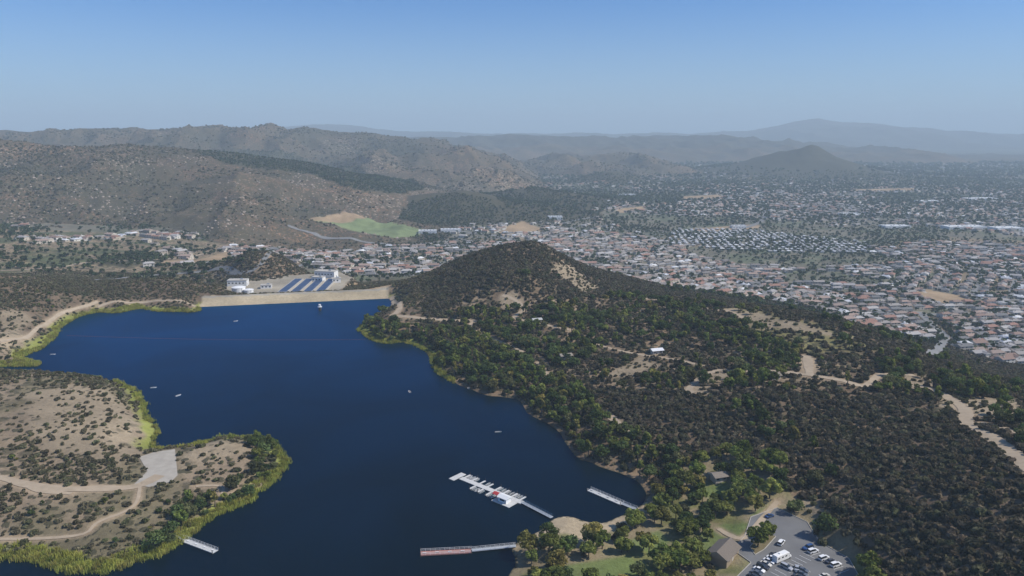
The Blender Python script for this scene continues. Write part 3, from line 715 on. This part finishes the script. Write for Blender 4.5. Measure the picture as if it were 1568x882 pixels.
scatter('town_houses',HX[far],HY[far],Hs(HX[far],HY[far]),np.stack([sc,sc,sc],1),C_house,6,rz=HR[far],idx=HI[far])
for a,b_,r_,i_ in zip(HX[nearh],HY[nearh],HR[nearh],HI[nearh]):
    obj('suburban_house',houses[int(i_)],(a,b_,float(Hs(a,b_))),float(r_))
obj('town_streets',street.mesh('town_streets',[asph_l]))
pp=np.array(Z_MOB); X0,X1,Y0,Y1=pp[:,0].min(),pp[:,0].max(),pp[:,1].min(),pp[:,1].max()
gx,gy=np.meshgrid(np.arange(X0,X1,14.5),np.arange(Y0,Y1,29.)); gx,gy=gx.ravel(),gy.ravel(); gx2=gx+(gy-Y0)*.12; k=inside(Z_MOB,gx2,gy)&(rng.random(len(gx))<.88)
gx2=gx2+rng.normal(size=len(gx2))*.8; gy=gy+rng.normal(size=len(gy))*1.2
scatter('mobile_homes',gx2[k],gy[k],Hs(gx2[k],gy[k]),np.ones((k.sum(),3)),C_mob,1,rz=np.full(k.sum(),math.pi/2-.12),idx=np.zeros(k.sum()))
def ttrees(x0,x1,y0,y1,sp,p,smn,smx,nm):
    x,y=cand(x0,x1,y0,y1,sp); k=(np.abs(x/y)<.85); x,y=x[k],y[k]; z=Hs(x,y); nb=fbm(x,y,160,4,39)+.6*fbm(x,y,450,3,49)
    k=(x/y>-.37)&(z<-30)&(G(MTG,x,y)<.5)&~anyin(FIELDS+[Z_KNOLL]+Z_GROVE,x,y)&(rng.random(len(x))<np.clip(p+.6*nb,.08,.95))
    k|=(y<1010)&(z<-25)&(x>150)&(rng.random(len(x))<.3)
    k&=~((x<-120)&(y<1010))
    scatter(nm,x[k],y[k],z[k]-.4,smn+(smx-smn)*rng.random(k.sum())**1.4,C_far,4)
ttrees(-700,1800,800,2200,10.,.55,.4,1.25,'town_trees')
ttrees(-900,3600,2200,4300,15,.62,.8,1.7,'distant_trees')
ttrees(-900,6000,4300,7500,32,.6,1.6,3.2,'far_woodland')
# commercial buildings
def warehouse(w,dp,h):
    mb=MB(); mb.box((0,0,h/2-1),(w,dp,h+2),0); mb.box((0,0,h+.05),(w-1,dp-1,.1),1)
    for sx,sy,lx,ly_ in((0,dp/2-.2,w,.4),(0,-dp/2+.2,w,.4),(w/2-.2,0,.4,dp-.8),(-w/2+.2,0,.4,dp-.8)): mb.box((sx,sy,h+.5),(lx,ly_,1.),0)
    for i in range(5): mb.box((-w*.35+i*w*.17,dp*.12*(-1)**i,h+.9),(3,2.4,1.6),2)
    for i in range(int(w/8)): mb.box((-w/2+5+i*8,-dp/2-.04,2),(4.5,.08,3),2)
    return mb.mesh('warehouse',[white,simple('membrane_roof',(.6,.6,.58),.8,.2,.1,.05),steel])
for u,v,w_,dd in((655,357,45,24),(690,355,50,22),(1370,349,75,35),(1475,350,110,40),(1540,352,80,40),(1500,306,120,45),(1420,310,80,40),(1130,349,40,20),(1300,330,60,30),(960,300,60,30),(850,335,40,25)):
    a,b_=T([(u,v)])[0]; obj('warehouse',warehouse(w_,dd,7),(a,b_,float(Hs(a,b_))),.1)
# ---------------------------------------------------------------- roads
def ribbon(name,p,w,mat,lift=.22):
    p=np.array(p); seg=np.linalg.norm(np.diff(p,axis=0),axis=1); s=np.concatenate([[0],np.cumsum(seg)]); n=max(int(s[-1]/2.5),4)
    if s[-1]>1200: n=int(s[-1]/8)
    ts=np.linspace(0,s[-1],n); q_=np.stack([np.interp(ts,s,p[:,0]),np.interp(ts,s,p[:,1])],1)
    tg=np.gradient(q_,axis=0); tg/=np.linalg.norm(tg,axis=1)[:,None]+1e-9; no=np.stack([-tg[:,1],tg[:,0]],1)
    ww=w*(1+.3*fbm(q_[:,0],q_[:,1],12,2,88)); V=[]
    for o in(-.5,-.25,0,.25,.5):
        xx=q_+no*(o*ww)[:,None]; V.append(np.stack([xx[:,0],xx[:,1],Hs(xx[:,0],xx[:,1])+lift],1))
    V=np.stack(V,1).reshape(-1,3); Fc=[]
    for i in range(n-1):
        for j in range(4): a=i*5+j; Fc.append((a,a+5,a+6,a+1))
    me=bpy.data.meshes.new(name); me.from_pydata(V.tolist(),[],Fc); me.materials.append(mat); me.update()
    if me.polygons[0].normal.z<0: me.flip_normals()
    return obj(name,me)
for n,p,w,k in ROADS: ribbon(n,p,w,dirt if k==0 else asph_l,.22 if p[:,1].max()<1000 else .8)
# ---------------------------------------------------------------- parking
sheet('parking_lot_asphalt',lot,PARKZ+.1,simple('lot_asphalt',(.15,.148,.145),.9,.2,.3,.12))
sheet('lakeside_parking_area',plaza,4.95,simple('gravel_pad',(.36,.325,.27),.9,.1,.3,.25))
kb=MB()
def kerb(poly,z):
    for i in range(len(poly)):
        a=Vector(poly[i]);b_=Vector(poly[(i+1)%len(poly)]); mid=(a+b_)/2; dd=b_-a
        kb.box((mid.x,mid.y,z+.1),(dd.length-.16,.2,.3),0,math.atan2(dd.y,dd.x))
kerb(lot,PARKZ+.1); kerb(island,PARKZ+.1); obj('parking_kerb',kb.mesh('parking_kerb',[conc]))
sheet('planted_island',island,PARKZ+.2,simple('mulch',(.16,.13,.07),.95,.1,.3,.8))
tyre=simple('tyre_rubber',(.02,.02,.02),.9,.2,.1); glass=simple('car_glass',(.02,.025,.03),.08,.6,.05)
def car(name,paint,kind):
    mb=MB()
    if kind==0: sec=[(-2.25,.75,.62,.6,.66),(-2.1,.88,.9,.75,.95),(-1.5,.9,.95,.78,1.02),(-.85,.9,.95,.6,1.44),(.35,.9,.95,.6,1.44),(1.1,.9,.92,.76,.97),(2.0,.88,.76,.7,.82),(2.25,.72,.6,.6,.64)]
    else: sec=[(-2.35,.8,.8,.7,.95),(-2.25,.93,1.05,.68,1.72),(-1.6,.95,1.05,.7,1.78),(.3,.95,1.05,.7,1.76),(1.1,.95,1.03,.8,1.1),(2.15,.92,.9,.78,.96),(2.4,.75,.7,.6,.75)]
    rings=[[(x,-w,.3),(x,-w,zb),(x,-wr,zr),(x,wr,zr),(x,w,zb),(x,w,.3)] for x,w,zb,wr,zr in sec]
    hi=[s_[4]>1.2 for s_ in sec]
    def mf(i,j):
        if j in(1,3): return 1 if(hi[i] or hi[i+1]) else 0
        if j==2: return 1 if hi[i]!=hi[i+1] else 0
        return 0
    mb.loft(rings,0,mf)
    for wx in(-1.4,1.4):
        for wy in(-.86,.86): mb.cyl((wx,wy-.1,.33),(wx,wy+.1,.33),.34,.34,12,2)
    mb.box((2.27,.55,.62),(.04,.3,.12),3); mb.box((2.27,-.55,.62),(.04,.3,.12),3)
    return mb.mesh(name,[paint,glass,tyre,white])
paints=[simple('car_paint_%d'%i,c_,.25,.6,.03) for i,c_ in enumerate([(.75,.75,.74),(.03,.03,.035),(.35,.36,.38),(.10,.11,.13),(.22,.03,.025),(.03,.07,.18),(.55,.52,.46),(.7,.7,.7),(.06,.06,.07)])]
carm=[car('parked_car',p,k) for p in paints for k in(0,1)]
lines=MB()
def row(a,b_,side,prob,seed,off=0):
    r=random.Random(seed); a=Vector(P(a[0],a[1],PARKZ)); b_=Vector(P(b_[0],b_[1],PARKZ)); dd=(b_-a); L_=dd.length; dd/=L_; nn=Vector((-dd.y,dd.x))*side; n=int(L_/2.75); an=math.atan2(nn.y,nn.x)
    for i in range(n+1):
        p=a+dd*(i*2.75)+nn*2.5; lines.box((p.x,p.y,PARKZ+.11),(5,.12,.012),0,an)
        if i<n and r.random()<prob:
            p=a+dd*(i*2.75+1.375)+nn*(2.6+r.uniform(-.3,.3)); obj('parked_car',r.choice(carm),(p.x,p.y,PARKZ+.11),an+(math.pi if r.random()<.4 else 0)+r.uniform(-.04,.04))
row((1140,882),(1180,846),-1,.85,1); row((1180,876),(1232,846),-1,.15,2); row((1240,836),(1302,874),-1,.8,3); row((1195,905),(1222,868),-1,.8,6); row((1246,815),(1256,832),1,.5,5)
obj('parking_bay_lines',lines.mesh('parking_bay_lines',[white]))
for u,v,h in((1178,792,.5),(1220,872,1.2),(1262,884,.4),(1196,833,.9)):
    a,b_=P(u,v,PARKZ); obj('parked_car',carm[random.randrange(len(carm))],(a,b_,PARKZ+.11),h)
mb=MB() # motorhome
mb.loft([[(x,-1.2,.5),(x,-1.2,zt-.15),(x,-1.05,zt),(x,1.05,zt),(x,1.2,zt-.15),(x,1.2,.5)] for x,zt in((-4,3.0),(-3.9,3.15),(2.6,3.15),(3.3,2.9),(3.4,2.2))],0)
mb.loft([[(x,-1.05,.45),(x,-1.05,zb),(x,-.9,zt),(x,.9,zt),(x,1.05,zb),(x,1.05,.45)] for x,zb,zt in((3.4,1.3,2.15),(4.0,1.25,1.5),(4.7,1.1,1.25))],0,lambda i,j:1 if (i==0 and j in(1,2,3)) else 0)
for wx in(-2.4,3.7):
    for wy in(-1.,1.): mb.cyl((wx,wy-.15,.42),(wx,wy+.15,.42),.42,.42,12,2)
for x_ in(-2.8,-.6,1.4):
    for s_ in(-1,1): mb.box((x_,s_*1.205,2.0),(1.1,.02,.6),1)
mb.box((-1,0,3.3),(.9,.8,.3),0)
a,b_=P(1196,858,PARKZ); obj('motorhome',mb.mesh('motorhome',[white,glass,tyre]),(a,b_,PARKZ+.11),.55)
# park buildings
def cabin(name,w,dp,h,rise,roofcol,wallcol,loc,rz):
    root=bpy.data.objects.new(name,None); SC.objects.link(root); root.location=loc; root.rotation_euler=(0,0,rz)
    wm_=simple(name+'_wall',wallcol,.9,.2,.2); rm=simple(name+'_roof',roofcol,.9,.2,.25,1.5)
    mb=MB(); mb.box((0,0,h/2-.4),(w,dp,h+.8),0); obj('walls',mb.mesh('walls',[wm_]),parent=root)
    mb=MB(); mb.gable((0,0),w,dp,rise,h,.9,0,1); obj('roof',mb.mesh('roof',[rm,wm_]),parent=root)
    mb=MB()
    for sx in(-.3,0.3): 
        for sy in(-1,1): mb.box((sx*w,sy*(dp/2+.02),h*.6),(1.3,.05,.8),0)
    obj('windows',mb.mesh('windows',[M_win]),parent=root)
    mb=MB(); mb.box((0,-dp/2-.02,1.05),(1.,.05,2.1),0); mb.box((w/2+.02,0,1.05),(.05,1.,2.1),0); obj('doors',mb.mesh('doors',[M_door]),parent=root)
cabin('ranger_station',12,8,3.2,2.6,(.16,.135,.11),(.30,.24,.17),(HOUSE[0],HOUSE[1],float(Hs(*HOUSE))),.9)
for u,v,w_,dd,rc in((1005,541,8,5,(.62,.62,.62)),(822,494,7,4,(.4,.4,.38)),(866,549,8,5,(.25,.22,.18)),(1185,580,6,5,(.2,.17,.13)),(1100,735,6,5,(.2,.17,.14))):
    a,b_=T([(u,v)])[0]; cabin('restroom_building',w_,dd,2.8,1.3,rc,(.45,.4,.33),(a,b_,float(Hs(a,b_))),.3)
# ---------------------------------------------------------------- docks and boats
deckw=simple('grey_decking',(.50,.49,.46),.8,.2,.2,1.2); deckr=simple('red_decking',(.33,.17,.14),.85,.2,.25,1.); dark=simple('dark_float',(.05,.05,.05),.8,.2,.1); railm=simple('blue_rail',(.07,.14,.22),.5,.4,.1); redc=simple('red_canvas',(.42,.05,.05),.8,.2,.1)
def strip(mb,a,b_,w,z,th,m):
    a=Vector(a);b_=Vector(b_); dd=b_-a; mid=(a+b_)/2; mb.box((mid.x,mid.y,z),(dd.length,w,th),m,math.atan2(dd.y,dd.x))
def rails(mb,a,b_,w,z,m,h=1.1):
    a=Vector(a);b_=Vector(b_); dd=b_-a; L_=dd.length; dd/=L_; nn=Vector((-dd.y,dd.x))
    for s_ in(-1,1):
        o=nn*s_*(w/2-.08); p,q_=a+o,b_+o
        for hh in(h*.5,h): mb.cyl((p.x,p.y,z+hh),(q_.x,q_.y,z+hh),.05,.05,5,m)
        for i in range(int(L_/2)+1):
            t_=p+dd*min(i*2,L_); mb.cyl((t_.x,t_.y,z),(t_.x,t_.y,z+h),.05,.05,5,m)
def boat(colr):
    mb=MB(); sec=[(-2.3,.78,.05,.62),(-1,.88,0,.64),(.6,.86,0,.68),(1.7,.55,.12,.76),(2.35,.06,.4,.85)]
    mb.loft([[(x,-w*.7,k),(x,-w,g),(x,-w+.1*min(1,w),g),(x,-w*.6,k+.2),(x,w*.6,k+.2),(x,w-.1*min(1,w),g),(x,w,g),(x,w*.7,k)] for x,w,k,g in sec],0,lambda i,j:1 if j in(2,3,4) else 0)
    for x_ in(-1.4,-.2,.9): mb.box((x_,0,.45),(.35,1.35,.06),2)
    mb.box((-2.4,0,.75),(.3,.3,.5),3); mb.cyl((-2.45,0,.5),(-2.5,0,-.3),.07,.05,6,3)
    return mb.mesh('rowing_boat',[colr,simple('hull_lining',(.25,.26,.27),.8,.2,.1),conc,dark])
bw=boat(white); bg_=boat(simple('green_hull',(.25,.3,.3),.4,.4,.05)); bd_=boat(simple('dark_hull',(.10,.11,.12),.4,.4,.05))
def vec(p): return Vector(p)
mb=MB(); A_=vec(P(706,733));B_=vec(P(800,771)); dd=(B_-A_); L_=dd.length; dd/=L_; nn=Vector((-dd.y,dd.x)); an=math.atan2(dd.y,dd.x)
strip(mb,A_,B_,3.0,.35,.3,0)
r=random.Random(4); s_=1.
while s_<L_-1:
    for sd_ in(-1,1):
        if not(s_>L_*.6 and sd_<0) and not(s_<L_*.25 and sd_<0):
            p=A_+dd*s_+nn*sd_*1.5; q_=p+nn*sd_*4.2; strip(mb,p,q_,.9,.33,.26,0)
            mb.cyl((q_.x,q_.y,-2),(q_.x,q_.y,1.8),.15,.15,7,2)
            if s_<L_-5:
                for o in(1.4,3.5):
                    if r.random()<.75:
                        c_=A_+dd*(s_+o)+nn*sd_*3.9; obj('rowing_boat',r.choice([bw,bw,bg_,bd_]),(c_.x,c_.y,-.1),an+math.pi/2+r.uniform(-.1,.1),scale=.85)
    s_+=5.2
strip(mb,A_-dd*2.5-nn*4.5,A_-dd*2.5+nn*4.5,3.4,.34,.28,0)
pl_=A_+dd*(L_*.82)-nn*4.6; mb.box((pl_.x,pl_.y,.34),(11,6.4,.27),0,an)
obj('marina_dock',mb.mesh('marina_dock',[deckw,white,dark]))
mb=MB(); mb.box((0,0,1.6),(5,3.4,2.5),0); mb.gable((0,0),5,3.4,.9,2.85,.5,1,0); mb.box((0,-1.72,1.8),(2.6,.05,.9),2); mb.box((1.9,-1.72,1.4),(.8,.05,1.9),3)
obj('bait_shop',mb.mesh('bait_shop',[white,white,M_win,M_door]),(pl_.x,pl_.y,.0),an)
mb=MB()
for px_ in(-1.6,1.6):
    for py_ in(-1.2,1.2): mb.cyl((px_,py_,.4),(px_,py_,2.6),.06,.06,6,1)
mb.gable((0,0),3.6,2.8,.7,2.6,.1,0,0); c_=pl_-dd*5-nn*.5+nn*1
obj('canopy',mb.mesh('canopy',[redc,steel]),(c_.x,c_.y,.05),an)
mb=MB(); E_=vec(P(845,793,.4)); strip(mb,B_,E_,1.9,.62,.2,0); rails(mb,B_,E_,1.9,.7,1); obj('marina_gangway',mb.mesh('marina_gangway',[steel,railm]))
def fdock(name,a,b_,c_,w,deck,rail):
    mb=MB(); a,b_,c_=vec(P(*a)),vec(P(*b_)),vec(P(*c_)); strip(mb,a,b_,w,.35,.35,0); strip(mb,a,b_,w-.5,.12,.25,2)
    strip(mb,b_,c_,1.8,.6,.2,3); rails(mb,a,b_,w,.52,1); rails(mb,b_,c_,1.8,.7,1)
    dd=(b_-a); L_=dd.length; dd/=L_; nn=Vector((-dd.y,dd.x))
    for i in range(4):
        p=a+dd*L_*(i+.3)/4; mb.box((p.x,p.y,.75),(1.6,.4,.1),1,math.atan2(dd.y,dd.x)); mb.box((p.x,p.y,.6),(1.3,.3,.2),2,math.atan2(dd.y,dd.x))
    for p in(a,b_):
        for s_ in(-1,1):
            q_=p+nn*s_*(w/2+.2); mb.cyl((q_.x,q_.y,-3),(q_.x,q_.y,1.9),.16,.16,8,2)
    obj(name,mb.mesh(name,[deck,rail,dark,steel]))
fdock('fishing_dock',(902,751),(953,773),(975,782),2.8,deckw,white)
fdock('fishing_pier',(644,849),(722,845),(790,838),3.2,deckr,white)
fdock('fishing_dock',(330,846),(279,827),(250,815),2.8,deckw,white)
for u,v,h in((235,594,.3),(273,606,1.),(627,600,2.),(763,662,.1),(361,492,.6),(81,543,.2),(718,594,1.5)):
    a,b_=P(u,v); obj('rowing_boat',bw if v!=662 else bg_,(a,b_,-.1),h,scale=.85)
# buoy line
mb=MB(); A_=vec(P(104,514));B_=vec(P(558,520)); n=110
for i in range(n+1):
    t_=i/n; p=A_.lerp(B_,t_); p.y-=6*math.sin(math.pi*t_)
    mb.cyl((p.x-.35,p.y,.02),(p.x+.35,p.y,.02),.22,.22,8,0)
    if i: mb.cyl((lp.x,lp.y,.02),(p.x,p.y,.02),.04,.04,4,1)
    lp=p
obj('buoy_line',mb.mesh('buoy_line',[simple('faded_buoy',(.22,.09,.10),.6,.3,.1),dark]))
# outlet tower
a,b_=P(490,475); mb=MB(); mb.cyl((0,0,-5),(0,0,3.2),1.5,1.4,14,0); mb.cyl((0,0,3.2),(0,0,3.6),2.1,2.1,14,1); mb.box((0,0,4.6),(1.6,1.6,2),1); mb.gable((0,0),1.6,1.6,.6,5.6,.2,1,1)
for k_ in range(8):
    t_=k_*math.pi/4; mb.cyl((2*math.cos(t_),2*math.sin(t_),3.6),(2*math.cos(t_),2*math.sin(t_),4.7),.05,.05,5,1)
obj('outlet_tower',mb.mesh('outlet_tower',[dark,white]),(a,b_,0))
# treatment plant
pz=-5.
blue=simple('basin_cover_panel',(.02,.05,.12),.5,.3,.2,.3)
for i in range(4):
    p0=vec(P(432+i*19,449.5,pz)); p1=vec(P(458+i*17,429,pz)); mb=MB(); strip(mb,p0,p1,11.,pz+.9,2.2,0); d_=(p1-p0).normalized(); strip(mb,p0+d_*1.2,p1-d_*1.2,8.8,pz+2.06,.14,1)
    L_=(p1-p0).length
    for k_ in range(int(L_/8)):
        q_=p0+d_*(5+k_*8); mb.box((q_.x,q_.y,pz+2.18),(.35,8.8,.1),0,math.atan2(d_.y,d_.x))
    obj('settling_basin',mb.mesh('settling_basin',[conc,blue]))
def pbuild(u,v,w,dp,h,rz=0,dome=False):
    a,b_=P(u,v,pz); mb=MB()
    if dome:
        mb.cyl((0,0,-1),(0,0,h),w/2,w/2,28,0); mb.cyl((0,0,h),(0,0,h+w*.05),w/2+.2,w*.34,28,0); mb.cyl((0,0,h+w*.05),(0,0,h+w*.09),w*.34,.3,28,0)
        for k_ in range(8):
            t_=k_*math.pi/4; mb.box((math.cos(t_)*(w/2+.1),math.sin(t_)*(w/2+.1),h/2),(.3,.3,h),1,t_)
        obj('water_tank',mb.mesh('water_tank',[white,steel]),(a,b_,pz))
    else:
        mb.box((0,0,h/2-.5),(w,dp,h+1),0); mb.box((0,0,h+.1),(w+.8,dp+.8,.3),1); mb.box((w*.2,0,h+.9),(3,2,1.3),2)
        for i in range(int(w/4)): mb.box((-w/2+2.2+i*4,-dp/2-.03,h*.55),(1.8,.06,1.4),3)
        mb.box((w/2+.03,0,1.2),(.06,1.4,2.4),3)
        obj('treatment_building',mb.mesh('treatment_building',[white,conc,steel,M_win]),(a,b_,pz),rz)
pbuild(366,449,15,15,7,0,True); pbuild(381,450,11,11,5,0,True); pbuild(365,437,22,12,7,.1); pbuild(500,424,26,12,8,-.2); pbuild(488,431,14,9,6,-.2); pbuild(515,432,10,8,5,.3); pbuild(408,441,12,8,4,.2)
# ---------------------------------------------------------------- world, sun, camera
SUN_EL,SUN_AZ=math.radians(47),math.radians(98)
wd=bpy.data.worlds.new('World'); bpy.context.scene.world=wd; wd.use_nodes=True; nt=wd.node_tree; bg=nt.nodes['Background']; b=NB(nt)
sk=nt.nodes.new('ShaderNodeTexSky'); sk.sky_type='NISHITA'; sk.sun_disc=False; sk.sun_elevation=SUN_EL; sk.sun_rotation=SUN_AZ; sk.altitude=300; sk.air_density=1.; sk.dust_density=1.2; sk.ozone_density=3.
tc=b.n('ShaderNodeTexCoord').outputs['Generated']; sz_=b.n('ShaderNodeSeparateXYZ',inp={0:tc}).outputs[2]
hf=b.math('MULTIPLY',b.math('SUBTRACT',1.,b.sst(sz_,-.02,.19)),.62)
tinted=b.mix(1.,sk.outputs[0],(.42,.72,1.12,1),'MULTIPLY')
nt.links.new(b.mix(hf,tinted,(4.2,5.4,6.8,1)),bg.inputs[0]); bg.inputs[1].default_value=.118
sl=bpy.data.lights.new('sun','SUN'); sl.energy=5.0; sl.angle=math.radians(.5); sl.color=(1,.94,.85)
so=bpy.data.objects.new('sun',sl); SC.objects.link(so)
dv=Vector((math.sin(SUN_AZ)*math.cos(SUN_EL),math.cos(SUN_AZ)*math.cos(SUN_EL),math.sin(SUN_EL)))
so.rotation_euler=dv.to_track_quat('Z','Y').to_euler(); so.location=(0,0,400)
# haze : real air volume (blue scattering, neutral extinction)
mh,nt=newmat('air_haze'); b=NB(nt); hc=(.76,.92,1,1); de=1/8800.
vs=b.n('ShaderNodeVolumeScatter',inp={'Color':hc,'Density':de,'Anisotropy':0.}); va=b.n('ShaderNodeVolumeAbsorption',inp={'Color':hc,'Density':de})
ad=b.n('ShaderNodeAddShader',inp={0:vs.outputs[0],1:va.outputs[0]}); o_=b.n('ShaderNodeOutputMaterial'); nt.links.new(ad.outputs[0],o_.inputs[1])
mb=MB(); mb.box((0,7250,170),(46000,18500,740),0); obj('air_haze',mb.mesh('air_haze',[mh]))
cd=bpy.data.cameras.new('camera'); cam=bpy.data.objects.new('camera',cd); SC.objects.link(cam); cam.location=(0,0,CH); cam.rotation_euler=(math.pi/2-PITCH,0,0)
cd.sensor_width=36; cd.lens=F*36/1568; cd.clip_start=1; cd.clip_end=60000; bpy.context.scene.camera=cam
vs_=bpy.context.scene.view_settings; vs_.view_transform='Standard'; vs_.look='None'; vs_.exposure=0
